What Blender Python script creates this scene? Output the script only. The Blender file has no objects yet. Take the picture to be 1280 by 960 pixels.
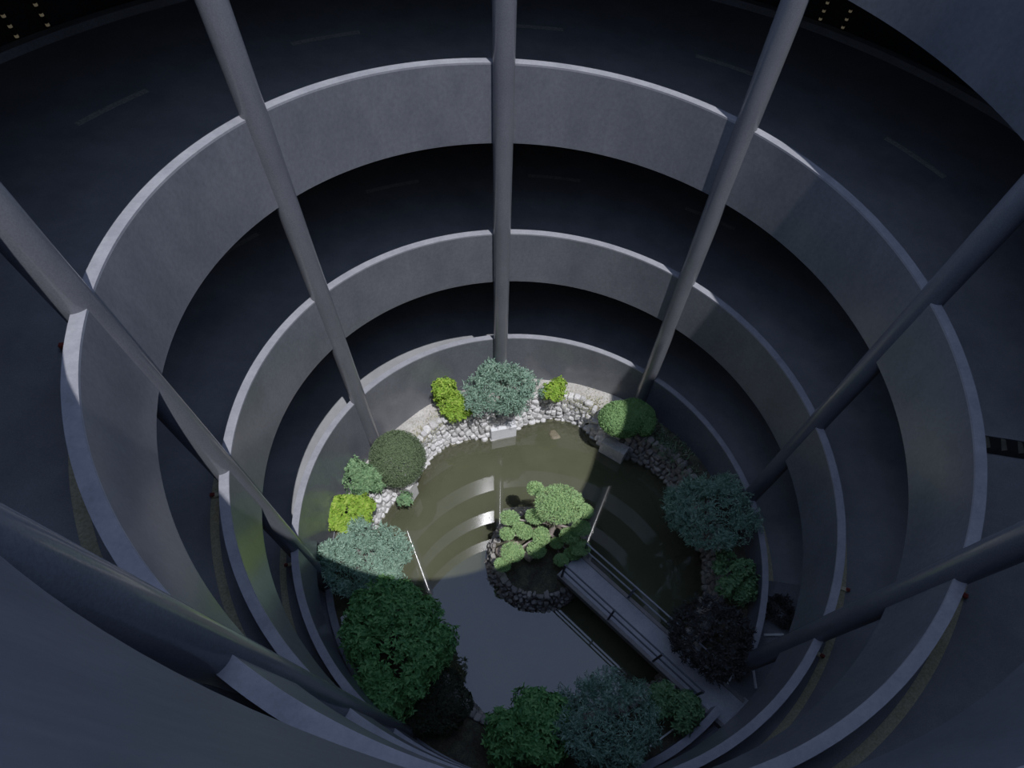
import bpy, math, random
import numpy as np
from mathutils import Vector, Matrix

rng = np.random.default_rng(7)
random.seed(7)
SC = bpy.context.scene
COL = SC.collection
PI = math.pi

# ------------------------------------------------------------------ dimensions of the well
R0, E1, E2 = 5.509, -0.01036, -0.01071      # inner radius of the spiral and its slight ovalness
PITCH, ZT0, BAND = 3.3, -1.874, 1.3254      # rise per turn, top of the uppermost parapet, height of the band
THK, PARA = 0.15, 0.95                      # parapet thickness and height above the road
ROUT = 12.3
SOIL, WATER = -13.5, -14.5


def rad(th):
    t = math.radians(th)
    return R0 * (1 + E1 * math.cos(2 * t) + E2 * math.sin(2 * t))


def ztop(u):
    """top of the parapet; u runs on through the turns (degrees, falling by 360 a turn)"""
    return ZT0 + PITCH * (u - 90) / 360


def raised(u):
    """the guard of the uppermost turn stands higher where it meets the top floor"""
    s = min(max((u - 232) / 20, 0), 1)
    q = min(max((-38 - u) / 22, 0), 1) if u > -95 else 0
    return .4 * s * s * (3 - 2 * s) + .28 * q


def zring(k, th):
    th = (th + 90) % 360 - 90
    return ztop(th - 360 * k)


def pol(r, th):
    t = math.radians(th)
    return r * math.cos(t), r * math.sin(t)


# ------------------------------------------------------------------ object helpers
def tag(o, label=None, cat=None, group=None, kind=None):
    if label: o['label'] = label
    if cat: o['category'] = cat
    if group: o['group'] = group
    if kind: o['kind'] = kind
    return o


def empty(name, loc, label, cat, group=None, kind=None):
    o = bpy.data.objects.new(name, None)
    o.empty_display_size = 0.2
    COL.objects.link(o)
    o.location = loc
    return tag(o, label, cat, group, kind)


def link(name, me, m, parent=None, smooth=False):
    me.name = name
    o = bpy.data.objects.new(name, me)
    COL.objects.link(o)
    if m is not None:
        for x in (m if isinstance(m, (list, tuple)) else [m]):
            me.materials.append(x)
    if smooth:
        me.polygons.foreach_set('use_smooth', [True] * len(me.polygons))
        me.set_sharp_from_angle(angle=math.radians(40))
    if parent is not None:
        o.parent = parent
    return o


class MB:
    """collects simple shapes into one mesh"""
    def __init__(s, org=(0, 0, 0)):
        s.v, s.f, s.mi, s.o = [], [], [], Vector(org)

    def add(s, vs, fs, mi=0):
        b = len(s.v)
        s.v += [tuple(Vector(v) - s.o) for v in vs]
        s.f += [tuple(b + i for i in f) for f in fs]
        s.mi += [mi] * len(fs)

    def box(s, c, size, ax=0.0, tilt=None, mi=0, bev=0.0):
        hx, hy, hz = size[0] / 2, size[1] / 2, size[2] / 2
        m = Matrix.Rotation(ax, 3, 'Z')
        if tilt is not None: m = m @ tilt
        b = min(bev, hx * .4, hy * .4, hz * .4)
        vs, fs = [], []
        if b <= 0:
            for z in (-hz, hz):
                for x, y in ((-hx, -hy), (hx, -hy), (hx, hy), (-hx, hy)):
                    vs.append(Vector(c) + m @ Vector((x, y, z)))
            fs = [(3, 2, 1, 0), (4, 5, 6, 7)] + [(i, (i + 1) % 4, 4 + (i + 1) % 4, 4 + i) for i in range(4)]
        else:
            for z, k in ((-hz, b), (-hz + b, 0), (hz - b, 0), (hz, b)):
                for x, y in ((-hx + b, -hy + k), (hx - b, -hy + k), (hx - k, -hy + b), (hx - k, hy - b),
                             (hx - b, hy - k), (-hx + b, hy - k), (-hx + k, hy - b), (-hx + k, -hy + b)):
                    vs.append(Vector(c) + m @ Vector((x, y, z)))
            fs = [tuple(range(7, -1, -1)), tuple(range(24, 32))]
            for r in range(3):
                for i in range(8):
                    fs.append((r * 8 + i, r * 8 + (i + 1) % 8, (r + 1) * 8 + (i + 1) % 8, (r + 1) * 8 + i))
        s.add(vs, fs, mi)

    def tube(s, pts, rs, n=8, mi=0, cap=True):
        pts = [Vector(p) for p in pts]
        if not isinstance(rs, (list, tuple)): rs = [rs] * len(pts)
        vs, fs, prev = [], [], None
        for i, p in enumerate(pts):
            d = (pts[min(i + 1, len(pts) - 1)] - pts[max(i - 1, 0)]).normalized()
            if prev is None:
                a = d.orthogonal().normalized()
            else:
                a = (prev - d * prev.dot(d)).normalized()
            prev = a
            b = d.cross(a)
            for j in range(n):
                t = 2 * PI * j / n
                vs.append(p + (a * math.cos(t) + b * math.sin(t)) * rs[i])
        for i in range(len(pts) - 1):
            for j in range(n):
                fs.append((i * n + j, i * n + (j + 1) % n, (i + 1) * n + (j + 1) % n, (i + 1) * n + j))
        if cap:
            fs.append(tuple(range(n - 1, -1, -1)))
            fs.append(tuple(range((len(pts) - 1) * n, len(pts) * n)))
        s.add(vs, fs, mi)

    def sweep(s, u0, u1, prof, step=1.5, mi=0):
        """closed profile prof(u) -> [(r, z), ...] swept round the axis from u0 to u1 degrees"""
        n = max(2, int(abs(u1 - u0) / step) + 1)
        vs, fs, m = [], [], 0
        for i in range(n):
            u = u0 + (u1 - u0) * i / (n - 1)
            pr = prof(u)
            m = len(pr)
            for r, z in pr:
                x, y = pol(r, u)
                vs.append((x, y, z))
        for i in range(n - 1):
            for j in range(m):
                fs.append((i * m + j, i * m + (j + 1) % m, (i + 1) * m + (j + 1) % m, (i + 1) * m + j))
        fs.append(tuple(range(m - 1, -1, -1)))
        fs.append(tuple(range((n - 1) * m, n * m)))
        s.add(vs, fs, mi)

    def rock(s, c, size, ax=0.0, jit=0.22, mi=0, flat=1.0):
        vs = []
        m = Matrix.Rotation(ax, 3, 'Z')
        ph = [random.uniform(0, 6.28) for _ in range(6)]
        for v in ICO_V:
            k = 1 + jit * (0.6 * math.sin(2.3 * v[0] + ph[0]) * math.cos(2.1 * v[1] + ph[1]) + 0.5 * math.sin(3.1 * v[2] + ph[2])
                           + 0.5 * math.sin(2.7 * v[1] + ph[3])) + random.uniform(-jit, jit) * .35
            w = [math.copysign(abs(q) ** .6, q) for q in v]
            vs.append(Vector(c) + m @ Vector((w[0] * size[0] * k, w[1] * size[1] * k, w[2] * size[2] * k)))
        s.add(vs, ICO_F, mi)

    def build(s, name, m, parent=None, smooth=False):
        me = bpy.data.meshes.new(name)
        me.from_pydata(s.v, [], s.f)
        me.update()
        o = link(name, me, m, parent, smooth)
        if len(set(s.mi)) > 1:
            me.polygons.foreach_set('material_index', s.mi)
        return o


def _ico():
    t = (1 + 5 ** .5) / 2
    v = [Vector(p).normalized() for p in ((-1, t, 0), (1, t, 0), (-1, -t, 0), (1, -t, 0), (0, -1, t), (0, 1, t), (0, -1, -t), (0, 1, -t), (t, 0, -1), (t, 0, 1), (-t, 0, -1), (-t, 0, 1))]
    f = [(0, 11, 5), (0, 5, 1), (0, 1, 7), (0, 7, 10), (0, 10, 11), (1, 5, 9), (5, 11, 4), (11, 10, 2), (10, 7, 6), (7, 1, 8), (3, 9, 4), (3, 4, 2), (3, 2, 6), (3, 6, 8), (3, 8, 9), (4, 9, 5), (2, 4, 11), (6, 2, 10), (8, 6, 7), (9, 8, 1)]
    cache, g = {}, []
    def mid(a, b):
        k = (min(a, b), max(a, b))
        if k not in cache:
            v.append(((v[a] + v[b]) / 2).normalized())
            cache[k] = len(v) - 1
        return cache[k]
    for a, b, c in f:
        d, e, h = mid(a, b), mid(b, c), mid(c, a)
        g += [(a, d, h), (b, e, d), (c, h, e), (d, e, h)]
    return [tuple(x) for x in v], g


ICO_V, ICO_F = _ico()


# ------------------------------------------------------------------ materials
def mat(name):
    m = bpy.data.materials.new(name)
    m.use_nodes = True
    nt = m.node_tree
    bs = nt.nodes['Principled BSDF']
    return m, nt, bs


def node(nt, t, **kw):
    n = nt.nodes.new(t)
    for k, v in kw.items():
        if k in n.inputs: n.inputs[k].default_value = v
        else: setattr(n, k, v)
    return n


def noise(nt, scale, detail=4, rough=.6, stretch=None):
    tc = node(nt, 'ShaderNodeTexCoord')
    nz = node(nt, 'ShaderNodeTexNoise', Scale=scale, Detail=detail, Roughness=rough)
    if stretch:
        mp = node(nt, 'ShaderNodeMapping')
        mp.inputs['Scale'].default_value = stretch
        nt.links.new(tc.outputs['Object'], mp.inputs['Vector'])
        nt.links.new(mp.outputs['Vector'], nz.inputs['Vector'])
    else:
        nt.links.new(tc.outputs['Object'], nz.inputs['Vector'])
    return nz


def ramp(nt, src, stops):
    r = node(nt, 'ShaderNodeValToRGB')
    el = r.color_ramp.elements
    while len(el) < len(stops): el.new(.5)
    for e, (p, c) in zip(el, stops):
        e.position = p
        e.color = (*c, 1)
    nt.links.new(src, r.inputs['Fac'])
    return r


def mul(nt, a, b, fac=1.0):
    m = node(nt, 'ShaderNodeMix', data_type='RGBA', blend_type='MULTIPLY')
    m.inputs['Factor'].default_value = fac
    nt.links.new(a, m.inputs[6])
    nt.links.new(b, m.inputs[7])
    return m.outputs[2]


def rough_mat(name, c0, c1, scale=2.0, rough=.7, spec=.3, streak=None, fine=30, bump=.0, finec=.75, bscale=40):
    m, nt, bs = mat(name)
    a = ramp(nt, noise(nt, scale, 6, .65, streak).outputs['Fac'], [(.3, c0), (.7, c1)])
    b = ramp(nt, noise(nt, fine, 3, .7).outputs['Fac'], [(.32, (finec,) * 3), (.66, (1.0,) * 3)])
    out = mul(nt, a.outputs['Color'], b.outputs['Color'])
    nt.links.new(out, bs.inputs['Base Color'])
    bs.inputs['Roughness'].default_value = rough
    bs.inputs['Specular IOR Level'].default_value = spec
    if bump:
        bp = node(nt, 'ShaderNodeBump', Strength=bump, Distance=.02)
        nt.links.new(noise(nt, bscale, 5, .7).outputs['Fac'], bp.inputs['Height'])
        nt.links.new(bp.outputs['Normal'], bs.inputs['Normal'])
    return m


M = {}
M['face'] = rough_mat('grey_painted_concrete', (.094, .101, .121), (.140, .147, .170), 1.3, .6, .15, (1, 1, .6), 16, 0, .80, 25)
M['top_face'] = rough_mat('shaded_painted_concrete', (.062, .068, .083), (.094, .100, .117), 1.3, .7, .15, (1, 1, .6), 16, .012, .80, 25)  # same concrete as the other turns, vignetting shade put into its colour
M['coping'] = rough_mat('pale_coping', (.21, .214, .245), (.30, .304, .335), 3, .7, .3, None, 22, .1, .85)
M['column'] = rough_mat('column_concrete', (.098, .104, .122), (.140, .146, .168), 2.0, .6, .15, (1, 1, .4), 55, 0, .74, 50)
for q, rg, cw in (('face', .21, .65), ('top_face', .3, .3), ('column', .16, .75)):
    bs_ = M[q].node_tree.nodes['Principled BSDF']
    bs_.inputs['Coat Weight'].default_value = cw
    bs_.inputs['Coat Roughness'].default_value = rg
    bs_.inputs['Coat IOR'].default_value = 1.6
M['road'] = rough_mat('dark_asphalt', (.21, .215, .225), (.29, .295, .305), 1.2, .9, .12, None, 60, .1, .8)
M['outer'] = rough_mat('dark_outer_wall', (.03, .032, .036), (.045, .047, .052), 1.2, .8, .2)
M['kerb'] = rough_mat('kerb_concrete', (.28, .28, .28), (.38, .38, .37), 2, .8, .2)
M['dash'] = rough_mat('faded_lane_paint', (.42, .41, .37), (.56, .55, .50), 6, .8, .2, None, 30, 0, .5)
M['yellow'] = rough_mat('yellow_edge_paint', (.50, .45, .28), (.64, .58, .38), 5, .75, .25, None, 30, 0, .6)
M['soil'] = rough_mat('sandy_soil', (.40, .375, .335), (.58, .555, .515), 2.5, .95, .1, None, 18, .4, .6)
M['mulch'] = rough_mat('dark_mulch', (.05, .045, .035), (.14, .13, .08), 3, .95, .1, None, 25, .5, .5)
M['floor'] = rough_mat('ground_floor_concrete', (.17, .175, .185), (.24, .245, .255), 1.5, .8, .2, None, 30, .1)
M['slab'] = rough_mat('bridge_slab', (.30, .31, .35), (.42, .43, .46), 2.2, .5, .4, None, 20, .1, .8)
M['beam'] = rough_mat('bridge_edge', (.20, .19, .19), (.28, .27, .26), 3, .7, .3)
M['block'] = rough_mat('pale_concrete_block', (.50, .49, .47), (.66, .65, .63), 5, .8, .2, None, 20, .2, .75)
M['bottom'] = rough_mat('pond_bed', (.05, .045, .03), (.11, .09, .06), 3, .9, .1)
M['white'] = rough_mat('white_paint', (.75, .76, .78), (.85, .86, .88), 5, .5, .4)
M['bark'] = rough_mat('bark', (.10, .075, .06), (.20, .16, .13), 8, .9, .1, (1, 1, .3), 30, .4)
M['palebark'] = rough_mat('pale_bark', (.28, .23, .20), (.45, .39, .35), 8, .9, .1, (1, 1, .3), 30, .4)
M['tanrock'] = rough_mat('tan_rock', (.35, .27, .22), (.55, .45, .38), 6, .9, .1, None, 20, .4)
M['glint'] = rough_mat('glowing_reflector_band', (.8, .7, .45), (.9, .8, .55), 6, .4, .5)
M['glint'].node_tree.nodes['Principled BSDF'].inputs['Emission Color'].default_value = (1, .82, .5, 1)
M['glint'].node_tree.nodes['Principled BSDF'].inputs['Emission Strength'].default_value = .045  # weak emission stands in for the retro-reflected glint of the bands
M['wetrock'] = rough_mat('wet_brown_rock', (.12, .10, .06), (.20, .17, .11), 6, .6, .3, None, 20, .4)
M['black'] = rough_mat('black_rubber', (.012, .012, .013), (.025, .025, .026), 6, .7, .3)
M['amber'] = rough_mat('amber_reflector', (.7, .62, .4), (.9, .85, .6), 6, .4, .5)
M['red'] = rough_mat('red_plastic', (.22, .04, .03), (.34, .07, .05), 6, .4, .5)
M['hazard'] = rough_mat('worn_yellow_inset', (.11, .10, .075), (.17, .155, .11), 12, .7, .3, None, 40, 0, .6)
M['darkmetal'] = rough_mat('dark_painted_metal', (.035, .04, .05), (.06, .065, .08), 8, .4, .5)
M['sky_railmetal'] = rough_mat('sky_lit_painted_metal', (.22, .23, .26), (.34, .35, .38), 8, .4, .5)  # dark rail metal with the sky's reflection put into its colour


def stone_mat(name, cols, moss=None):
    m, nt, bs = mat(name)
    geo = node(nt, 'ShaderNodeNewGeometry')
    r = ramp(nt, geo.outputs['Random Per Island'], [(i / (len(cols) - 1), c) for i, c in enumerate(cols)])
    b = ramp(nt, noise(nt, 14, 5, .7).outputs['Fac'], [(.3, (.62,) * 3), (.62, (1.,) * 3)])
    nt.links.new(mul(nt, r.outputs['Color'], b.outputs['Color']), bs.inputs['Base Color'])
    bs.inputs['Roughness'].default_value = .9
    bs.inputs['Specular IOR Level'].default_value = .15
    bp = node(nt, 'ShaderNodeBump', Strength=.35, Distance=.02)
    nt.links.new(noise(nt, 22, 5, .7).outputs['Fac'], bp.inputs['Height'])
    nt.links.new(bp.outputs['Normal'], bs.inputs['Normal'])
    return m


M['stone'] = stone_mat('pale_rubble', [(.42, .41, .40), (.70, .69, .69), (.58, .56, .54), (.78, .77, .76), (.50, .48, .47)])
M['darkstone'] = stone_mat('shaded_rubble', [(.16, .15, .135), (.30, .28, .26), (.21, .19, .165), (.36, .34, .31)])  # darker copy of the sunny shore's rubble, shade put into the colour


def leaf_mat(name, cols, trans=.25, rough=.55):
    m, nt, bs = mat(name)
    geo = node(nt, 'ShaderNodeNewGeometry')
    r = ramp(nt, geo.outputs['Random Per Island'], [(i / max(1, len(cols) - 1), c) for i, c in enumerate(cols)])
    nt.links.new(r.outputs['Color'], bs.inputs['Base Color'])
    bs.inputs['Roughness'].default_value = rough
    bs.inputs['Specular IOR Level'].default_value = .0
    tr = node(nt, 'ShaderNodeBsdfTranslucent')
    nt.links.new(r.outputs['Color'], tr.inputs['Color'])
    mx = node(nt, 'ShaderNodeMixShader')
    mx.inputs['Fac'].default_value = trans
    out = nt.nodes['Material Output']
    nt.links.new(bs.outputs[0], mx.inputs[1])
    nt.links.new(tr.outputs[0], mx.inputs[2])
    nt.links.new(mx.outputs[0], out.inputs['Surface'])
    return m


L = {
    'blue': leaf_mat('blue_green_leaves', [(.14, .25, .185), (.25, .39, .29), (.185, .315, .23), (.34, .48, .36)], .15),
    'yellow': leaf_mat('yellow_green_leaves', [(.16, .32, .03), (.30, .46, .05), (.22, .40, .05), (.42, .54, .09)], .3),
    'bright': leaf_mat('bright_green_leaves', [(.12, .27, .08), (.20, .38, .11), (.16, .33, .10)], .2),
    'clip': leaf_mat('clipped_green_leaves', [(.13, .26, .09), (.22, .38, .14), (.17, .31, .11)], .15),
    'olive': leaf_mat('dull_green_leaves', [(.085, .125, .062), (.13, .175, .09), (.105, .15, .075)], .1),
    'mid': leaf_mat('mid_green_leaves', [(.085, .17, .08), (.15, .27, .12), (.22, .35, .17)], .2),
    'tree': leaf_mat('deep_green_leaves', [(.07, .19, .06), (.14, .32, .10), (.22, .43, .15), (.10, .25, .10)], .25),
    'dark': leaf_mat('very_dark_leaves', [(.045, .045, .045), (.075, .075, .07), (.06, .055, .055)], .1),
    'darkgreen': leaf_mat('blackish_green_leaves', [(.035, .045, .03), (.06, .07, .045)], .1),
    'pine': leaf_mat('pine_needles', [(.22, .40, .15), (.36, .55, .23), (.28, .47, .19), (.46, .62, .24)], .15),
    'weed': leaf_mat('dull_weed_leaves', [(.10, .16, .09), (.18, .25, .15), (.24, .26, .18)], .15),
    'dry': leaf_mat('dry_grass', [(.45, .42, .24), (.60, .55, .36), (.36, .40, .18)], .2),
}

# water: murky body under a clear reflecting surface, clearer where it is shallow
wm, wnt, wbs = mat('murky_pond_water')
wa = node(wnt, 'ShaderNodeAttribute', attribute_name='depth')
wcol = ramp(wnt, noise(wnt, 1.1, 4, .6).outputs['Fac'], [(.3, (.060, .064, .035)), (.7, (.074, .077, .045))])
wnt.links.new(wcol.outputs['Color'], wbs.inputs['Base Color'])
wbs.inputs['Roughness'].default_value = 0.0
wbs.inputs['Specular IOR Level'].default_value = 0.0
wtr = node(wnt, 'ShaderNodeBsdfTransparent')
wtr.inputs['Color'].default_value = (.80, .78, .62, 1)
wmx = node(wnt, 'ShaderNodeMixShader')
wnt.links.new(wa.outputs['Fac'], wmx.inputs['Fac'])
wnt.links.new(wtr.outputs[0], wmx.inputs[1])
wnt.links.new(wbs.outputs[0], wmx.inputs[2])
wgl = node(wnt, 'ShaderNodeBsdfGlossy', Roughness=.012)
wfr = node(wnt, 'ShaderNodeFresnel', IOR=1.75)
wfin = node(wnt, 'ShaderNodeMixShader')
wnt.links.new(wfr.outputs[0], wfin.inputs['Fac'])
wnt.links.new(wmx.outputs[0], wfin.inputs[1])
wnt.links.new(wgl.outputs[0], wfin.inputs[2])
wnt.links.new(wfin.outputs[0], wnt.nodes['Material Output'].inputs['Surface'])
M['water'] = wm

# ------------------------------------------------------------------ camera, sky, sun
cam = bpy.data.cameras.new('camera')
cam.sensor_width = 36
cam.lens = 36 * 684.43 / 1280
cam.shift_y = 148.3 / 1280
cam.clip_start, cam.clip_end = .02, 200
co = bpy.data.objects.new('camera', cam)
COL.objects.link(co)
t, rl = 1.11033, 0.05924
fw = Vector((0, math.cos(t), -math.sin(t)))
up = Vector((0, math.sin(t), math.cos(t)))
rt = Vector((1, 0, 0))
r2 = rt * math.cos(rl) + up * math.sin(rl)
u2 = up * math.cos(rl) - rt * math.sin(rl)
co.matrix_world = Matrix(((r2.x, u2.x, -fw.x, -.8223), (r2.y, u2.y, -fw.y, -5.4372), (r2.z, u2.z, -fw.z, 0), (0, 0, 0, 1)))
SC.camera = co

w = bpy.data.worlds.new('sky')
SC.world = w
w.use_nodes = True
nt = w.node_tree
bg = nt.nodes['Background']
tc = node(nt, 'ShaderNodeTexCoord')
nz = node(nt, 'ShaderNodeTexNoise', Scale=1.6, Detail=4, Roughness=.5)
nt.links.new(tc.outputs['Generated'], nz.inputs['Vector'])
cr = ramp(nt, nz.outputs['Fac'], [(.35, (.42, .57, 1.0)), (.75, (.52, .66, 1.0))])
nt.links.new(cr.outputs['Color'], bg.inputs['Color'])
bg.inputs['Strength'].default_value = .87

SUN_AZ, SUN_EL = -54.0, 68.0
sun = bpy.data.lights.new('sun', 'SUN')
sun.energy = 4.2
sun.angle = math.radians(.53)
sun.color = (.985, .985, 1.03)
so = bpy.data.objects.new('sun', sun)
COL.objects.link(so)
a, e = math.radians(SUN_AZ), math.radians(SUN_EL)
sd = Vector((math.cos(e) * math.cos(a), math.cos(e) * math.sin(a), math.sin(e)))
so.rotation_euler = sd.to_track_quat('Z', 'Y').to_euler()
so.location = sd * 30
SC.view_settings.view_transform = 'Standard'
SC.view_settings.look = 'None'
SC.view_settings.gamma = 1.22
SC.view_settings.exposure = -.36
SC.cycles.max_bounces = 8
SC.cycles.diffuse_bounces = 4
SC.cycles.transparent_max_bounces = 12

# ------------------------------------------------------------------ the spiral: parapets, decks
TURN = [
    ('uppermost turn', 'the uppermost turn, cut by the picture edges'),
    ('second turn', 'the second turn down, the widest full ring in view'),
    ('third turn', 'the third turn down, middle ring in view'),
    ('lowest turn', 'the lowest turn, around the pond garden'),
]
for k in range(4):
    u0, u1 = -90 - 360 * k, (270 if k else 368) - 360 * k
    if k == 3: u0 = -33 - 1080
    def body(u, k=k):
        r, z = rad(u), ztop(u)
        zb = z - BAND
        z += raised(u)
        if k == 3 and u < 187 - 1080: zb = min(zb, SOIL - .25)
        return [(r, z - .03), (r, zb), (r + THK, zb), (r + THK, z - .03)]
    def cope(u):
        r, z = rad(u), ztop(u) + raised(u)
        return [(r, z), (r, z - .03), (r + THK, z - .03), (r + THK, z)]
    b = MB(); b.sweep(u0, u1, body)
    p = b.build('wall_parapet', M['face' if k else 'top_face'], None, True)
    tag(p, 'curved dark grey concrete parapet band of ' + TURN[k][1], 'parapet', None, 'structure')
    b = MB(); b.sweep(u0, u1, cope)
    c = b.build('coping', M['coping'], p)
    c['label'] = 'pale thin top edge of the parapet'
    # road deck
    d0 = u0 if k < 3 else -5 - 1080
    def deck(u):
        r, z = rad(u) + THK, ztop(u) - PARA
        return [(r, z), (r, z - BAND + PARA), (ROUT, z - BAND + PARA), (ROUT, z)]
    b = MB(); b.sweep(d0, u1, deck, 2)
    d = b.build('floor_ramp', M['road'])
    tag(d, 'dark asphalt ramp road behind the parapet of ' + TURN[k][0] + ' of the spiral', 'road', None, 'structure')
    def strip(r0, r1, h, zo=0.0):
        return lambda u: [(r0, ztop(u) - PARA + h), (r0, ztop(u) - PARA - .01), (r1, ztop(u) - PARA - .01), (r1, ztop(u) - PARA + h)]
    b = MB()
    for v0, v1 in ([(d0, u1)] if k < 3 else [(d0, 60 - 1080), (188 - 1080, u1)]):
        b.sweep(v0, v1, lambda u: [(rad(u) + q, ztop(u) - PARA + h) for q, h in ((.56, .004), (.56, -.01), (.70, -.01), (.70, .004))], 2)
    b.build('edge_line', M['yellow'], d)
    b = MB(); b.sweep(d0, u1, strip(11.8, 12.0, .13), 2); b.build('kerb', M['kerb'], d)
    st = {0: 152., 1: 155.7, 2: 150.5, 3: 149.}[k]
    for i in range(-9, 9):
        a1 = st - 27.4 * i
        if a1 > (265 if k else 364) or a1 - 9 < max(-88, d0 + 360 * k): continue
        b = MB(); b.sweep(a1 - 360 * k - 8.9, a1 - 360 * k, strip(9.12, 9.25, .004), 2)
        b.build('lane_dash', M['dash'], d)

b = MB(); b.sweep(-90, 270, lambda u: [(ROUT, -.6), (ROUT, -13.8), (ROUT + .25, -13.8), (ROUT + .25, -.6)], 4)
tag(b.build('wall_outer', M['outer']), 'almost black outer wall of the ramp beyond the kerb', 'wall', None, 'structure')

# ground floor outside the garden
b = MB(); b.sweep(-180, 180, lambda u: [(rad(u) + .1, SOIL - .1), (rad(u) + .1, SOIL - .4), (ROUT, SOIL - .4), (ROUT, SOIL - .1)], 3)
tag(b.build('floor_ground', M['floor']), 'dark concrete ground floor around the garden under the ramp', 'floor', None, 'structure')

# low wall round the near side of the garden, beyond the bridge gap
def lowwall(u):
    z = max(ztop(u - 1080), SOIL + .1)
    return [(rad(u), z - .03), (rad(u), SOIL - .3), (rad(u) + THK, SOIL - .3), (rad(u) + THK, z - .03)]
def lowcope(u):
    z = max(ztop(u - 1080), SOIL + .1)
    return [(rad(u) - .01, z), (rad(u) - .01, z - .03), (rad(u) + THK + .01, z - .03), (rad(u) + THK + .01, z)]
b = MB(); b.sweep(-192, -43, lowwall)
p = b.build('wall_garden', M['face'], None, True)
tag(p, 'low grey kerb wall edging the near side of the garden', 'low wall', None, 'structure')
b = MB(); b.sweep(-192, -43, lowcope); b.build('coping', M['coping'], p)

# columns
COLS = [(14.62, 5.57, 'beside the big dark feathery bush at the pond edge'),
        (59.39, 5.55, 'behind the clipped bright green mound shrub'),
        (104.62, 5.56, 'behind the large blue-green shrub on the far shore'),
        (150.08, 5.56, 'behind the dull green clipped dome shrub'),
        (194.05, 5.57, 'ending behind the wide half-shaded blue-green bush'),
        (239.5, 5.57, 'crossing thick and dark in front of the lower band'),
        (284.5, 5.57, 'standing out of sight beside the camera'),
        (329.28, 5.58, 'ending beside the blackish round bush by the bridge')]
for th, rc, lab in COLS[:6] + COLS[7:]:
    x, y = pol(rc, th)
    b = MB((x, y, SOIL))
    zt = zring(0, th) - .02
    zs = [SOIL - .3 + (zt - SOIL + .3) * i / 12 for i in range(13)]
    b.tube([(x, y, z) for z in zs], .196, 40)
    o = b.build('column', M['column'])
    o.location = (x, y, SOIL)
    for q in o.data.polygons: q.use_smooth = len(q.vertices) == 4
    tag(o, 'round grey concrete column ' + lab, 'column', None, 'structure')

# ------------------------------------------------------------------ garden bed, pond, stone walls
OUT = [(-180, 4.62), (-165, 4.35), (-152, 4.0), (-142, 3.9), (-128, 3.95), (-115, 4.12), (-104, 4.36), (-92, 4.28), (-79, 4.2), (-65, 4.2), (-52, 4.3), (-44, 4.4),
       (-30, 4.35), (-19, 4.45), (-11, 4.68), (-3, 4.66), (12, 4.62), (24, 4.6), (35, 4.71), (44, 4.6), (53, 4.4), (63, 4.28), (67.6, 4.46), (76, 4.85), (86, 4.83), (96, 4.6),
       (103, 4.3), (111, 4.22), (119, 4.49), (128.6, 4.68), (139.5, 4.55), (150.4, 4.27), (163, 4.63), (170, 4.76), (180, 4.62)]
_ox = np.array([q[0] for q in OUT]); _oy = np.array([q[1] for q in OUT])


def shore(th):
    th = (th + 180) % 360 - 180
    return float(np.mean([np.interp((th + d + 180) % 360 - 180, _ox, _oy) for d in (-2, 0, 2)]))


BAT = .20
def bedz(r, th):
    t = math.radians(th)
    return SOIL + .03 * math.sin(3.1 * t + r * 4) + .025 * math.sin(11 * t + r * 7) + .02 * math.sin(23 * t - r * 9)


vs, fs, mi = [], [], []
NT, NR = 240, 9
for i in range(NT):
    th = -180 + 360 * i / NT
    r0, r1 = shore(th) + BAT - .02, rad(th) + .02
    for j in range(NR):
        r = r0 + (r1 - r0) * j / (NR - 1)
        x, y = pol(r, th)
        vs.append((x, y, bedz(r, th)))
for i in range(NT):
    for j in range(NR - 1):
        i2 = (i + 1) % NT
        fs.append((i * NR + j, i * NR + j + 1, i2 * NR + j + 1, i2 * NR + j))
        th = -180 + 360 * i / NT
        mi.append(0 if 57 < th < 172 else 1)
b = MB(); b.add(vs, fs); b.mi = mi
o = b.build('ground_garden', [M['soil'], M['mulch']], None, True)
tag(o, 'sandy earth bed between the rubble wall and the concrete ring', 'ground', None, 'structure')

def stone_ring(b, th0, th1, rw, bat, z0, z1, rows, wid, mi=0):
    for q in range(rows):
        f = (q + .5) / rows
        z = z0 + (z1 - z0) * f
        th = th0 + random.uniform(0, 2)
        while th < th1:
            sw = wid * random.uniform(.75, 1.45)
            r = rw(th) + bat * f
            dth = math.degrees(sw / r)
            x, y = pol(r + .05 + random.uniform(-.03, .03), th + dth / 2)
            h = abs(z1 - z0) / rows
            b.rock((x, y, z + random.uniform(-.025, .025)), (.115 + random.uniform(-.025, .03), sw * .52, h * random.uniform(.48, .68)), math.radians(th + dth / 2), .2)
            th += dth


b = MB()
stone_ring(b, 57, 172, shore, BAT, WATER - .12, SOIL + .06, 7, .18)
wl = b.build('wall_rubble', M['stone'])
tag(wl, 'pale rubble stone wall along the sunny far shore of the pond', 'stone wall', None, 'structure')
b = MB()
stone_ring(b, -188, 57, shore, BAT, WATER - .12, SOIL + .06, 6, .18)
w2 = b.build('wall_rubble_shaded', M['darkstone'])
tag(w2, 'shade-darkened rubble stone wall along the shaded shore of the pond', 'stone wall', None, 'structure')
# earth core behind the stones
b = MB()
b.sweep(-180, 180, lambda u: [(shore(u) + .10, WATER - .7), (shore(u) + BAT + .08, SOIL - .02), (shore(u) + BAT + .5, SOIL - .1), (shore(u) + .5, WATER - .7)], 2)
b.build('earth_core', M['mulch'], wl)

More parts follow.
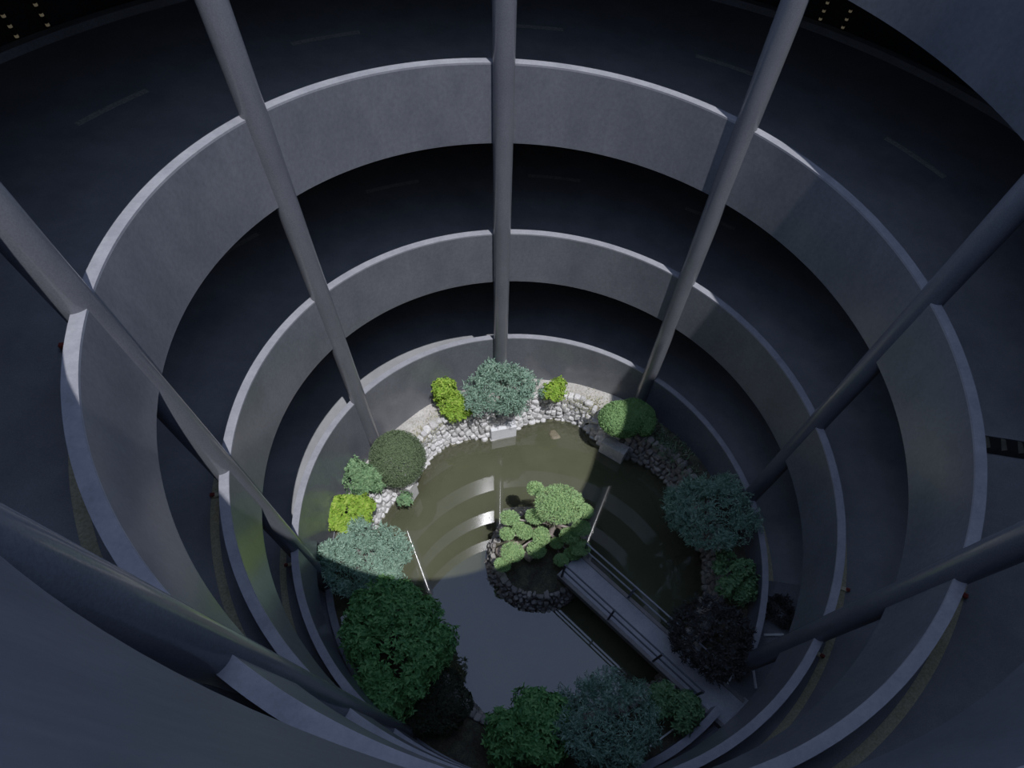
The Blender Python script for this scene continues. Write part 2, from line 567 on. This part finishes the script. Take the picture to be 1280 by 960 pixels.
# water surface with a depth value on every vertex (distance from either shore)
vs, fs, dep = [], [], []
NR = 26
for i in range(NT):
    th = -180 + 360 * i / NT
    r1 = shore(th) + .15
    for j in range(NR):
        r = 1.15 + (r1 - 1.15) * (j / (NR - 1)) ** .8
        x, y = pol(r, th)
        vs.append((x, y, WATER))
        dd = min(max(0, shore(th) - r), max(0, r - 1.42))
        dep.append(.35 + .62 * (1 - math.exp(-dd * 2.6)))
for i in range(NT):
    for j in range(NR - 1):
        i2 = (i + 1) % NT
        fs.append((i * NR + j, i * NR + j + 1, i2 * NR + j + 1, i2 * NR + j))
b = MB(); b.add(vs, fs)
wo = b.build('pond_water', M['water'], None, True)
at = wo.data.attributes.new('depth', 'FLOAT', 'POINT')
at.data.foreach_set('value', dep)
tag(wo, 'still murky olive pond water mirroring the ramp rings and sky', 'water', None, 'structure')
b = MB()
b.sweep(-180, 180, lambda u: [(.9, WATER - .6), (.9, WATER - .8), (shore(u) + .3, WATER - .8), (shore(u) + .3, WATER - .12), (shore(u) - .25, WATER - .35), (shore(u) - .9, WATER - .6)], 3)
tag(b.build('floor_pond', M['bottom']), 'brown muddy bed of the pond under the shallow water', 'pond bed', None, 'structure')

# island
b = MB()
stone_ring(b, 0, 360, lambda t_: 1.36, -.24, WATER - .12, -13.8, 6, .13)
isl = empty('island', (0, 0, WATER), 'round planted island ringed with dark rubble stones in the pond middle', 'island')
w3 = b.build('stone_edging', M['darkstone'], isl)
w3.location = (0, 0, -WATER)
vs, fs = [], []
for i in range(48):
    th = i * 7.5
    for j in range(8):
        r = 1.2 * j / 7 + .001
        x, y = pol(r, th)
        vs.append((x, y, -13.80 + .16 * (1 - (r / 1.2) ** 2) + .025 * math.sin(5 * x + 3) * math.sin(6 * y)))
for i in range(48):
    for j in range(7):
        i2 = (i + 1) % 48
        fs.append((i * 8 + j, i * 8 + j + 1, i2 * 8 + j + 1, i2 * 8 + j))
b = MB((0, 0, WATER)); b.add(vs, fs)
b.sweep(0, 360, lambda u: [(1.30, WATER - .7), (1.14, -13.83), (.9, -13.83), (.9, WATER - .7)], 6)
b.build('earth_mound', M['mulch'], isl, True)

# ------------------------------------------------------------------ foliage
def unit(a):
    return a / np.maximum(np.linalg.norm(a, axis=1, keepdims=True), 1e-9)


def leaf_mesh(name, P, D, Nn, Ln, Wd, m, parent, org, fold=.25, droop=.15):
    """one folded four-point leaf per row: base P, direction D, face normal Nn"""
    n = len(P)
    D = unit(D)
    S = unit(np.cross(D, Nn))
    Nn = np.cross(S, D)
    Ln, Wd = np.asarray(Ln).reshape(-1, 1) * np.ones((n, 1)), np.asarray(Wd).reshape(-1, 1) * np.ones((n, 1))
    mid = P + D * Ln * .45
    v = np.empty((n, 4, 3))
    v[:, 0] = P
    v[:, 1] = mid + S * Wd * .5 + Nn * Wd * fold
    v[:, 2] = P + D * Ln - Nn * Ln * droop
    v[:, 3] = mid - S * Wd * .5 + Nn * Wd * fold
    v = v.reshape(-1, 3) - np.asarray(org)
    me = bpy.data.meshes.new(name)
    me.vertices.add(4 * n)
    me.vertices.foreach_set('co', v.ravel())
    base = (np.arange(n) * 4)[:, None]
    idx = np.concatenate([base + [[0, 1, 2]], base + [[0, 2, 3]]], axis=1).ravel()
    me.loops.add(6 * n)
    me.loops.foreach_set('vertex_index', idx)
    me.polygons.add(2 * n)
    me.polygons.foreach_set('loop_start', np.arange(2 * n) * 3)
    me.polygons.foreach_set('loop_total', np.full(2 * n, 3))
    me.update(calc_edges=True)
    return link(name, me, m, parent)


def crown(lobes, n, lo=-.45, depth=(.8, 1.04)):
    """points on a crown made of ellipsoid lobes [(x, y, z, rx, ry, rz)], with outward directions"""
    lb = np.array(lobes, float)
    wt = (lb[:, 3] * lb[:, 4]) ** .9
    Ps, Ds, got = [], [], 0
    while got < n:
        k = rng.choice(len(lb), 4 * n, p=wt / wt.sum())
        d = unit(rng.normal(size=(4 * n, 3)))
        d = d[(d[:, 2] > lo)]
        k = k[:len(d)]
        rr = rng.uniform(depth[0], depth[1], (len(d), 1))
        p = lb[k, :3] + d * lb[k, 3:6] * rr
        inside = np.zeros(len(p), bool)
        for q in range(len(lb)):
            f = (((p - lb[q, :3]) / (lb[q, 3:6] * .82)) ** 2).sum(1)
            inside |= (f < 1) & (k != q)
        p, d, k = p[~inside], d[~inside], k[~inside]
        Ps.append(p); Ds.append(unit(d / lb[k, 3:6] * lb[k, 3:4])); got += len(p)
    return np.concatenate(Ps)[:n], np.concatenate(Ds)[:n]


def perp(d):
    a = unit(np.cross(d, rng.normal(size=d.shape)))
    return a


def feather(lobes, sprays, per=14, twig=.26, ln=.10, wd=.022, lo=-.45):
    P, D = crown(lobes, sprays, lo, (.72, 1.14))
    up_ = np.array([0, 0, 1.])
    T = unit(D + .55 * rng.normal(size=D.shape) + .15 * up_)
    A, Bp = [], []
    side = perp(T)
    for i in range(per):
        f = (i + .5) / per
        s = side if i % 2 else -side
        A.append(P - T * twig * (1 - f) + rng.normal(size=P.shape) * .008)
        Bp.append(unit(T * .8 + s * .75 + rng.normal(size=P.shape) * .25))
    A, Bp = np.concatenate(A), np.concatenate(Bp)
    N_ = unit(np.tile(D, (per, 1)) + .7 * rng.normal(size=A.shape))
    return A, Bp, N_, rng.uniform(.7, 1.25, len(A)) * ln, rng.uniform(.8, 1.2, len(A)) * wd


def rosette(lobes, clusters, per=6, ln=.13, wd=.06, lo=-.4, spread=.9):
    P, D = crown(lobes, clusters, lo, (.62, 1.2))
    D = unit(D + .35 * rng.normal(size=D.shape) + [0, 0, .25])
    a = perp(D)
    c = np.cross(D, a)
    A, Bp, N_ = [], [], []
    for i in range(per):
        t_ = 2 * PI * i / per
        r_ = a * math.cos(t_) + c * math.sin(t_)
        A.append(P + D * rng.uniform(-.05, .02, (len(P), 1)))
        Bp.append(unit(D * .35 + r_ * spread + rng.normal(size=P.shape) * .2))
        N_.append(D + rng.normal(size=P.shape) * .15)
    A, Bp, N_ = map(np.concatenate, (A, Bp, N_))
    return A, Bp, N_, rng.uniform(.7, 1.2, len(A)) * ln, rng.uniform(.8, 1.2, len(A)) * wd


def dense(lobes, n, ln=.055, wd=.032, lo=-.4, tight=.5, depth=(.9, 1.02)):
    P, D = crown(lobes, n, lo, depth)
    B_ = unit(D * tight + perp(D) * .8 + rng.normal(size=D.shape) * .2)
    N_ = unit(D + .45 * rng.normal(size=D.shape))
    return P, B_, N_, rng.uniform(.7, 1.3, n) * ln, rng.uniform(.8, 1.2, n) * wd


def clumps(lobes, n, r, lo=-.3):
    """small leaf clumps over the surface of a crown"""
    P, D = crown(lobes, n, lo, (.60, .90))
    return [(p[0], p[1], p[2], r * q, r * q, r * q * .8) for p, q in zip(P, rng.uniform(.7, 1.25, n))]


def cat2(*gs):
    return [np.concatenate([g[i] for g in gs]) for i in range(5)]


def stems(base, targets, r0, m, parent, org, trunk=.35):
    b = MB(org)
    bx = Vector(base)
    for tg in targets:
        tg = Vector(tg)
        m1 = bx.lerp(tg, .5) + Vector((random.uniform(-.06, .06), random.uniform(-.06, .06), .05))
        b.tube([bx + Vector((random.uniform(-.03, .03), random.uniform(-.03, .03), -.1)), bx.lerp(m1, .5), m1, tg], [r0, r0 * .85, r0 * .6, r0 * .25], 7)
    return b.build('stem', m, parent, True)


def plant(name, label, cat, base, leaves, lm, targets, r0=.035, bark='bark', group=None):
    root = empty(name, base, label, cat, group)
    leaf_mesh('foliage', *leaves, lm, root, base)
    stems(base, targets, r0, M[bark], root, base)
    return root


def lob(cx, cy, cz, r, n=6, k=.55, flat=1.0, seed=0):
    """a main ellipsoid with bulges around it"""
    g = random.Random(seed)
    rx, ry, rz = (r if isinstance(r, (tuple, list)) else (r, r, r * flat))
    out = [(cx, cy, cz, rx * .80, ry * .80, rz * .82)]
    for i in range(n):
        a_ = 2 * PI * i / n + g.uniform(-.3, .3)
        e_ = g.uniform(-.1, .75)
        q = g.uniform(.85, 1.15)
        out.append((cx + rx * .52 * math.cos(a_) * math.cos(e_) * q, cy + ry * .52 * math.sin(a_) * math.cos(e_) * q, cz + rz * .52 * math.sin(e_) * q, rx * k, ry * k, rz * k))
    return out


# feathery blue-green shrubs
lb = lob(-1.31, 4.40, -12.70, (1.0, .72, .74), 8, .5, 1, 1)
plant('feathery_shrub', 'large blue-green feathery shrub against the column on the sunny far shore', 'shrub', (-1.3, 4.45, SOIL), cat2(feather(clumps(lb, 30, .3), 620), feather(lb, 160)), L['blue'], [q[:3] for q in lb[1:6]])
lb = lob(-4.30, -1.05, -12.72, (1.12, .92, .72), 8, .5, 1, 2)
plant('feathery_shrub', 'wide blue-green feathery bush with a shadow edge across it', 'shrub', (-4.5, -1.1, SOIL), cat2(feather(clumps(lb, 32, .3), 640), feather(lb, 160)), L['blue'], [q[:3] for q in lb[1:6]])
lb = lob(4.20, .78, -12.5, (1.12, 1.08, .9), 9, .5, 1, 3)
plant('feathery_shrub', 'large dark green feathery bush in full shade overhanging the pond', 'shrub', (4.5, .8, SOIL), cat2(feather(clumps(lb, 32, .3), 700), feather(lb, 160)), L['blue'], [q[:3] for q in lb[1:6]])
lb = lob(1.45, -4.30, -12.45, (1.12, .95, .95), 9, .5, 1, 4)
plant('feathery_shrub', 'large round shaded blue-green bush at the near shore beside the bridge reflection', 'shrub', (1.5, -4.6, SOIL), cat2(feather(clumps(lb, 32, .3), 680), feather(lb, 160)), L['blue'], [q[:3] for q in lb[1:6]])

# yellow-green and leafy plants
lb = [(-2.95, 4.42, -12.9, .28, .28, .38), (-2.62, 4.05, -13.15, .38, .36, .3), (-2.85, 4.2, -13.1, .3, .3, .3)]
plant('leafy_shrub', 'bright yellow-green leafy shrub between the dome shrub and the large blue-green shrub', 'shrub', (-2.75, 4.2, SOIL), cat2(rosette(clumps(lb, 18, .17), 380, 6, .11, .05), rosette(lb, 200, 6, .11, .05)), L['yellow'], [q[:3] for q in lb], .02)
lb = lob(-5.02, .42, -13.02, (.66, .5, .38), 6, .5, 1, 6)
plant('leafy_shrub', 'brightest yellow-green low bush touching the wide blue-green bush', 'shrub', (-5.0, .4, SOIL), cat2(rosette(clumps(lb, 24, .16), 480, 6, .10, .055), rosette(lb, 160, 6, .10, .055)), L['yellow'], [q[:3] for q in lb[1:5]], .02)
lb = [(-4.86, 1.42, -13.1, .42, .42, .34), (-5.05, 1.75, -12.9, .25, .25, .3), (-4.62, 1.55, -13.05, .3, .3, .3), (-5.12, 1.3, -12.95, .24, .24, .3)]
plant('leafy_shrub', 'mid green leafy shrub beside the dull green clipped dome', 'shrub', (-4.85, 1.5, SOIL), cat2(rosette(clumps(lb, 14, .17), 300, 6, .115, .05), rosette(lb, 160, 6, .115, .05)), L['mid'], [q[:3] for q in lb], .02)
lb = [(.22, 4.87, -13.15, .3, .28, .26), (.35, 5.0, -13.0, .2, .2, .2)]
plant('leafy_shrub', 'small yellow-green shrub on top of the rubble wall by the sandy bed', 'shrub', (.22, 4.9, SOIL), rosette(lb, 180, 6, .11, .05), L['yellow'], [q[:3] for q in lb], .018)
lb = [(-3.80, 1.30, -13.75, .2, .2, .16)]
plant('water_plant', 'tiny green plant hanging at the waterline below the dome shrub', 'plant', (-3.95, 1.35, -13.9), rosette(lb, 34, 6, .12, .05), L['mid'], [(-3.8, 1.3, -13.75)], .012)
lb = lob(4.84, -.72, -12.95, (.55, .6, .42), 6, .5, 1, 8)
plant('leafy_shrub', 'shaded green leafy shrub between the dark feathery bush and the blackish bush', 'shrub', (4.85, -.7, SOIL), rosette(clumps(lb, 18, .18), 480, 6, .11, .05), L['mid'], [q[:3] for q in lb[1:5]], .02)
lb = lob(3.12, -3.88, -13.05, (.52, .5, .38), 6, .5, 1, 9)
plant('leafy_shrub', 'shaded leafy shrub at the foot of the bridge near the low wall', 'shrub', (3.15, -3.9, SOIL), rosette(clumps(lb, 18, .17), 460, 6, .11, .05), L['mid'], [q[:3] for q in lb[1:5]], .02)

# clipped domes
lb = [(-4.02, 2.15, -13.0, .76, .80, .68), (-4.02, 2.25, -12.75, .52, .52, .55)]
plant('clipped_shrub', 'dull green clipped dome shrub on the sunny shore', 'shrub', (-4.05, 2.2, SOIL), cat2(dense(lb, 15000, .04, .02, -.5), dense(lb, 7000, .06, .035, -.7, .5, (.7, .9))), L['olive'], [(-4.1, 2.2, -12.9), (-3.9, 2.1, -12.9)], .04)
lb = [(2.2, 3.92, -13.02, .66, .56, .42), (2.52, 4.05, -12.98, .5, .5, .42), (2.88, 3.98, -13.08, .30, .5, .34)]
plant('clipped_shrub', 'bright green clipped mound shrub with a column shadow across it', 'shrub', (2.4, 4.05, SOIL), cat2(dense(lb, 12000, .05, .03, -.5), dense(lb, 5000, .07, .04, -.7, .5, (.7, .9))), L['clip'], [(2.2, 3.9, -13), (2.6, 4.0, -13)], .04)

# trees and dark bushes
lb = lob(-3.37, -2.50, -12.0, (.92, .80, .6), 7, .5, 1, 11) + lob(-3.0, -3.45, -11.95, (.95, .85, .6), 7, .5, 1, 12) + [(-2.55, -2.95, -12.35, .42, .5, .35), (-2.1, -2.75, -12.5, .25, .3, .25)]
plant('leafy_tree', 'big deep green leafy tree leaning over the pond from the shaded shore', 'tree', (-3.9, -3.2, SOIL), cat2(rosette(clumps(lb, 46, .27), 2100, 6, .12, .055), rosette(lb, 500, 6, .12, .055)), L['tree'], [q[:3] for q in lb[1:14:2]], .055)
lb = lob(-2.28, -4.05, -12.9, (.82, .72, .55), 6, .55, 1, 13)
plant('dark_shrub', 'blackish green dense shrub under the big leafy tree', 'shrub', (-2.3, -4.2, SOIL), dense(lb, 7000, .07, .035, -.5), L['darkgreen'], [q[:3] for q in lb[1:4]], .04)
lb = [(.0, -4.28, -12.45, .46, .46, .5), (-.36, -4.72, -12.6, .5, .5, .5), (.22, -4.7, -12.4, .46, .46, .5), (-.66, -4.6, -12.9, .3, .33, .35)]
plant('leafy_tree', 'deep green leafy tree beside the large round bush on the near shore', 'tree', (-.3, -4.75, SOIL), cat2(rosette(clumps(lb, 26, .25), 1050, 6, .12, .055), rosette(lb, 260, 6, .12, .055)), L['tree'], [q[:3] for q in lb], .045)
lb = lob(3.95, -2.36, -12.6, (1.0, .95, .85), 8, .5, 1, 15)
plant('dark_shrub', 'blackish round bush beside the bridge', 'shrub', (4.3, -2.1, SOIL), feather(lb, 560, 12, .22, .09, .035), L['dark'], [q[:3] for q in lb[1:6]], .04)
lb = [(6.05, -1.35, -13.35, .35, .4, .22), (6.25, -1.6, -13.4, .25, .25, .18)]
plant('dry_shrub', 'low heap of dry twiggy growth outside the low wall', 'shrub', (6.1, -1.4, SOIL - .1), feather(lb, 110, 10, .2, .09, .03), L['dark'], [(6.0, -1.3, -13.3)], .02)

# weeds and dry grass on the bed
def blades(spots, n, hgt, wd, lm, name, label, cat):
    P, D = [], []
    for (x, y, r, cnt) in spots:
        q = rng.normal(size=(cnt, 2)) * r * .5 + [x, y]
        P.append(np.c_[q, np.full(cnt, SOIL - .02)])
    P = np.concatenate(P)
    D = unit(np.c_[rng.normal(size=(len(P), 2)) * .7, np.ones(len(P))])
    o = leaf_mesh(name, P, D, rng.normal(size=P.shape), rng.uniform(.6, 1.3, len(P)) * hgt, wd, lm, None, (0, 0, 0))
    return tag(o, label, cat, None, 'stuff')


blades([(-3.5, 3.35, .4, 260), (-3.2, 3.75, .3, 120), (.9, 4.95, .5, 200), (1.4, 4.75, .5, 260), (1.75, 4.5, .4, 160), (-3.0, 4.2, .3, 80)], 0, .13, .012, L['dry'], 'grass_dry', 'sparse straw coloured dry grass on the sandy sunny bed', 'grass')
blades([(3.39, 3.75, .45, 170), (3.9, 3.15, .5, 180), (3.6, 3.35, .3, 90), (4.3, 2.4, .4, 50), (3.1, 4.1, .3, 60)], 0, .17, .04, L['weed'], 'grass_weeds', 'green weeds growing on the shaded slope below the ring wall', 'weeds')

# cloud-pruned pine on the island
PB = (.28, .25, -13.68)
pine = empty('pruned_pine', PB, 'cloud-pruned pine with many rounded foliage pads on the island', 'tree')
PADS = [(.34, .53, -11.95, .58, .50, .26), (-.26, 1.08, -12.25, .19, .17, .12), (1.01, .52, -12.25, .18, .17, .13), (.95, .17, -12.5, .22, .19, .14), (-.20, .43, -12.52, .25, .19, .13),
        (-.86, .39, -12.62, .23, .18, .13), (-.60, .29, -12.92, .15, .13, .1), (-.90, .11, -13.0, .17, .15, .11), (-.45, .19, -13.0, .2, .18, .12), (-.02, .06, -12.92, .2, .24, .13),
        (.68, .04, -12.72, .23, .19, .14), (.39, -.03, -13.1, .15, .13, .1), (-.12, -.24, -13.1, .22, .21, .13), (-.73, -.34, -13.12, .28, .25, .13), (-.97, -.63, -13.3, .19, .17, .1),
        (.97, -.18, -12.92, .25, .21, .13), (.53, -.44, -13.22, .17, .15, .1), (.82, -.25, -13.22, .21, .15, .1)]
b = MB(PB)
TR = [PB, (.22, .30, -13.3), (.30, .42, -12.9), (.26, .48, -12.45), (.34, .53, -12.05)]
b.tube([(PB[0], PB[1], PB[2] - .15)] + TR[1:], [.11, .085, .07, .055, .03], 10)
b.build('trunk', M['palebark'], pine, True)
for i, (x, y, z, rx, ry, rz) in enumerate(PADS):
    lbp = [(x, y, z, rx, ry, rz), (x - rx * .35, y + ry * .2, z + rz * .2, rx * .6, ry * .6, rz * .8), (x + rx * .35, y - ry * .25, z + rz * .1, rx * .6, ry * .6, rz * .8)]
    n = int(420 + 11000 * rx * ry)
    P, B_, N_, ln_, wd_ = cat2(dense(lbp, n, .055, .016, -.35, 1.1, (.86, 1.03)), dense(lbp[:1], n, .06, .026, -.8, .8, (.15, .8)))
    pad = leaf_mesh('foliage_pad', P, B_, N_, ln_, wd_, L['pine'], pine, PB)
    # the branch that carries it
    zb = z - rz * .4
    st = min(TR[1:], key=lambda q: abs(q[2] - (zb - .25)))
    m1 = Vector(st).lerp(Vector((x, y, zb)), .5) + Vector((random.uniform(-.08, .08), random.uniform(-.08, .08), .04))
    bb = MB(PB)
    bb.tube([st, m1, (x, y, zb)], [.04, .028, .012], 7)
    for q in range(3):
        a_ = random.uniform(0, 6.28)
        bb.tube([m1.lerp(Vector((x, y, zb)), .5), (x + rx * .6 * math.cos(a_), y + ry * .6 * math.sin(a_), zb + .04)], [.015, .006], 5)
    bb.build('branch', M['palebark'] if i % 2 else M['bark'], pine, True)

# ------------------------------------------------------------------ loose stones and blocks
def rock_thing(name, label, c, size, ax, m, cat='stone'):
    b = MB(c); b.rock(c, size, ax, .25)
    o = b.build(name, m, None, False)
    o.location = c
    return tag(o, label, cat)


rock_thing('boulder', 'brown boulder just breaking the shallow water below the rubble wall', (.39, 4.26, WATER - .09), (.14, .19, .13), .3, M['wetrock'])
rock_thing('tan_rock', 'pinkish tan rock at the outer rim of the island below the pine', (-1.02, -.10, -13.66), (.16, .13, .12), .5, M['tanrock'], 'rock')
rock_thing('tan_rock', 'pinkish tan rock among the lower pads near the pine trunk', (-.30, -.25, -13.52), (.13, .15, .12), 1.1, M['tanrock'], 'rock')
rock_thing('tan_rock', 'small tan rock between two low pine pads', (-.65, .02, -13.58), (.11, .10, .1), 2., M['tanrock'], 'rock')
rock_thing('pale_stone', 'whitish stone lying beside the trunk of the leafy tree', (-4.72, -2.25, SOIL + .08), (.13, .12, .1), .4, M['white'])


def block_thing(label, c, size, ax, m, tilt=0.0):
    b = MB(c)
    b.box(c, size, ax, Matrix.Rotation(tilt, 3, 'X'), 0, .015)
    o = b.build('concrete_block', m)
    o.location = c
    return tag(o, label, 'block')


block_thing('white concrete outlet block in the rubble wall under the blue-green shrub', (-1.24, 4.13, -14.28), (.80, .30, .60), math.radians(17), M['white'])
block_thing('white slab stone set in the rubble wall below the dome shrub', (-3.78, 1.72, -13.95), (.34, .34, .75), math.radians(65), M['block'])
block_thing('grey concrete block on the waterline below the clipped mound shrub', (2.2, 3.66, -14.24), (.80, .36, .56), math.radians(-32), M['block'])

# ------------------------------------------------------------------ bridge
A, Bq = Vector((.74, -.45, 0)), Vector((4.2, -3.55, 0))
dv = (Bq - A); ln = dv.length; ang = math.atan2(dv.y, dv.x); dv.normalize()
nv = Vector((-dv.y, dv.x, 0))
ZB = -13.40
root = empty('footbridge', (A.x, A.y, ZB), 'narrow grey slab footbridge from the island to the shore', 'bridge')
org = (A.x, A.y, ZB)
Bq = Bq + dv * .55; ln += .55
mid = (A + Bq) / 2
b = MB(org); b.box((mid.x, mid.y, ZB - .05), (ln, .70, .10), ang, None, 0, .01); b.build('deck_slab', M['slab'], root)
for s in (-1, 1):
    c_ = mid + nv * s * .40
    b = MB(org); b.box((c_.x, c_.y, ZB - .09), (ln, .10, .22), ang, None, 0, .01); b.build('edge_beam', M['beam'], root)
for s in (-1, 1):
    m_ = M['darkmetal'] if s < 0 else M['sky_railmetal']
    rl_ = bpy.data.objects.new('railing', None); COL.objects.link(rl_); rl_.parent = root
    for h in (.48, .86):
        b = MB(org)
        p0, p1 = A + nv * s * .40 + dv * .12, Bq + nv * s * .40 - dv * .95
        b.tube([(p0.x, p0.y, ZB + h), (p1.x, p1.y, ZB + h)], .022, 8)
        b.build('rail', m_, rl_, True)
    for f in (.12, 1.68, 3.1, ln - .95):
        q = A + nv * s * .40 + dv * f
        b = MB(org); b.box((q.x, q.y, ZB + .43), (.05, .05, .88), ang); b.build('post', M['darkmetal'], rl_)
# path landing through the gap in the low wall
b = MB()
pc = Bq + dv * .70
b.box((pc.x, pc.y, SOIL - .0), (1.5, 1.0, .18), ang, None, 0, .01)
tag(b.build('floor_landing', M['slab']), 'grey concrete landing at the shore end of the footbridge', 'path', None, 'structure')

# ------------------------------------------------------------------ small things on the floors
def bar(name, label, p0, p1, r, m, cat):
    b = MB(p0); b.tube([p0, p1], r, 10)
    o = b.build(name, m, None, True); o.location = p0
    return tag(o, label, cat)


bar('white_bar', 'short white bar lying outside the low wall beside the dry growth', (5.66, -1.98, SOIL - .06), (6.15, -1.95, SOIL - .06), .035, M['white'], 'bar')
bar('white_bar', 'white bar lying near the blackish bush in the bridge gap', (5.27, -2.85, SOIL - .06), (5.27, -3.28, SOIL - .06), .03, M['white'], 'bar')
bar('white_pipe', 'thin pale pipe lying on the bed by the low wall', (2.62, -4.70, SOIL + .04), (3.25, -4.26, SOIL + .06), .02, M['white'], 'pipe')
bar('white_tag', 'tiny white marker stake in the bed near the blackish green shrub', (-2.66, -4.6, SOIL - .02), (-2.62, -4.58, SOIL + .16), .03, M['white'], 'stake')


def speed_bump():
    th, r0, r1 = -4.0, 6.3, 8.6
    z = zring(1, th) - PARA
    c = pol((r0 + r1) / 2, th - .6)
    org = (c[0], c[1], z)
    root = empty('speed_bump', org, 'black rubber speed bump with worn yellow insets across the road', 'speed bump')
    b = MB(org)
    ax = math.radians(th - 3)
    m_ = Matrix.Rotation(ax, 3, 'Z')
    prof = [(-.17, 0), (-.11, .04), (.11, .04), (.17, 0)]
    vs = [Vector(org) + m_ @ Vector((x, y, h)) for x in (-(r1 - r0) / 2, (r1 - r0) / 2) for y, h in prof]
    b.add(vs, [(0, 1, 2, 3), (7, 6, 5, 4), (0, 4, 5, 1), (1, 5, 6, 2), (2, 6, 7, 3), (3, 7, 4, 0)])
    b.build('bump_body', M['black'], root)
    for i in range(9):
        x = -(r1 - r0) / 2 + .12 + i * .25
        b = MB(org)
        tri = [(x - .04, -.12), (x + .05, -.09), (x + .06, .10), (x, .12)]
        vs = [Vector(org) + m_ @ Vector((p[0], p[1], .040 if abs(p[1]) < .11 else .035)) + Vector((0, 0, dz)) for dz in (0, .006) for p in tri]
        b.add(vs, [(3, 2, 1, 0), (4, 5, 6, 7), (0, 1, 5, 4), (1, 2, 6, 5), (2, 3, 7, 6), (3, 0, 4, 7)])
        b.build('yellow_inset', M['hazard'], root)


speed_bump()


def corner_marker(k, th, r, label):
    x, y = pol(r, th)
    z = zring(k, th) - PARA
    root = empty('road_marker', (x, y, z), label, 'road marker')
    b = MB((x, y, z)); b.box((x, y, z + .035), (.13, .08, .05), math.radians(th), None, 0, .012); b.build('marker_base', M['amber'], root)
    b = MB((x, y, z)); b.box((x + .07 * math.cos(math.radians(th)), y + .07 * math.sin(math.radians(th)), z + .06), (.08, .07, .06), math.radians(th), None, 0, .02); b.build('red_reflector', M['red'], root)


corner_marker(1, 190.5, 6.30, 'small red marker on the road beside the parapet end, second turn near the thick column')
corner_marker(2, 193.8, 6.02, 'small red marker behind the third turn parapet end')
corner_marker(1, -28.0, 6.12, 'red and yellow marker at the column on the second turn by the yellow line')
corner_marker(2, -30.6, 6.02, 'red and yellow marker at the column on the third turn by the yellow line')
corner_marker(2, -16.8, 6.14, 'small red marker on the yellow line between speed bump and column, third turn')
corner_marker(3, 194.7, 5.90, 'dim red marker behind the lowest parapet beside the half-shaded bush')


def delineator(th, r, label):
    x, y = pol(r, th)
    z = zring(1, th) - PARA
    root = empty('delineator_post', (x, y, z), label, 'post')
    b = MB((x, y, z)); b.tube([(x, y, z), (x, y, z + .62)], .034, 12); b.build('post_body', M['black'], root, True)
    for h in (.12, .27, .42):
        b = MB((x, y, z)); b.tube([(x, y, z + h), (x, y, z + h + .04)], .036, 12); b.build('glowing_reflector_band', M['glint'], root, True)


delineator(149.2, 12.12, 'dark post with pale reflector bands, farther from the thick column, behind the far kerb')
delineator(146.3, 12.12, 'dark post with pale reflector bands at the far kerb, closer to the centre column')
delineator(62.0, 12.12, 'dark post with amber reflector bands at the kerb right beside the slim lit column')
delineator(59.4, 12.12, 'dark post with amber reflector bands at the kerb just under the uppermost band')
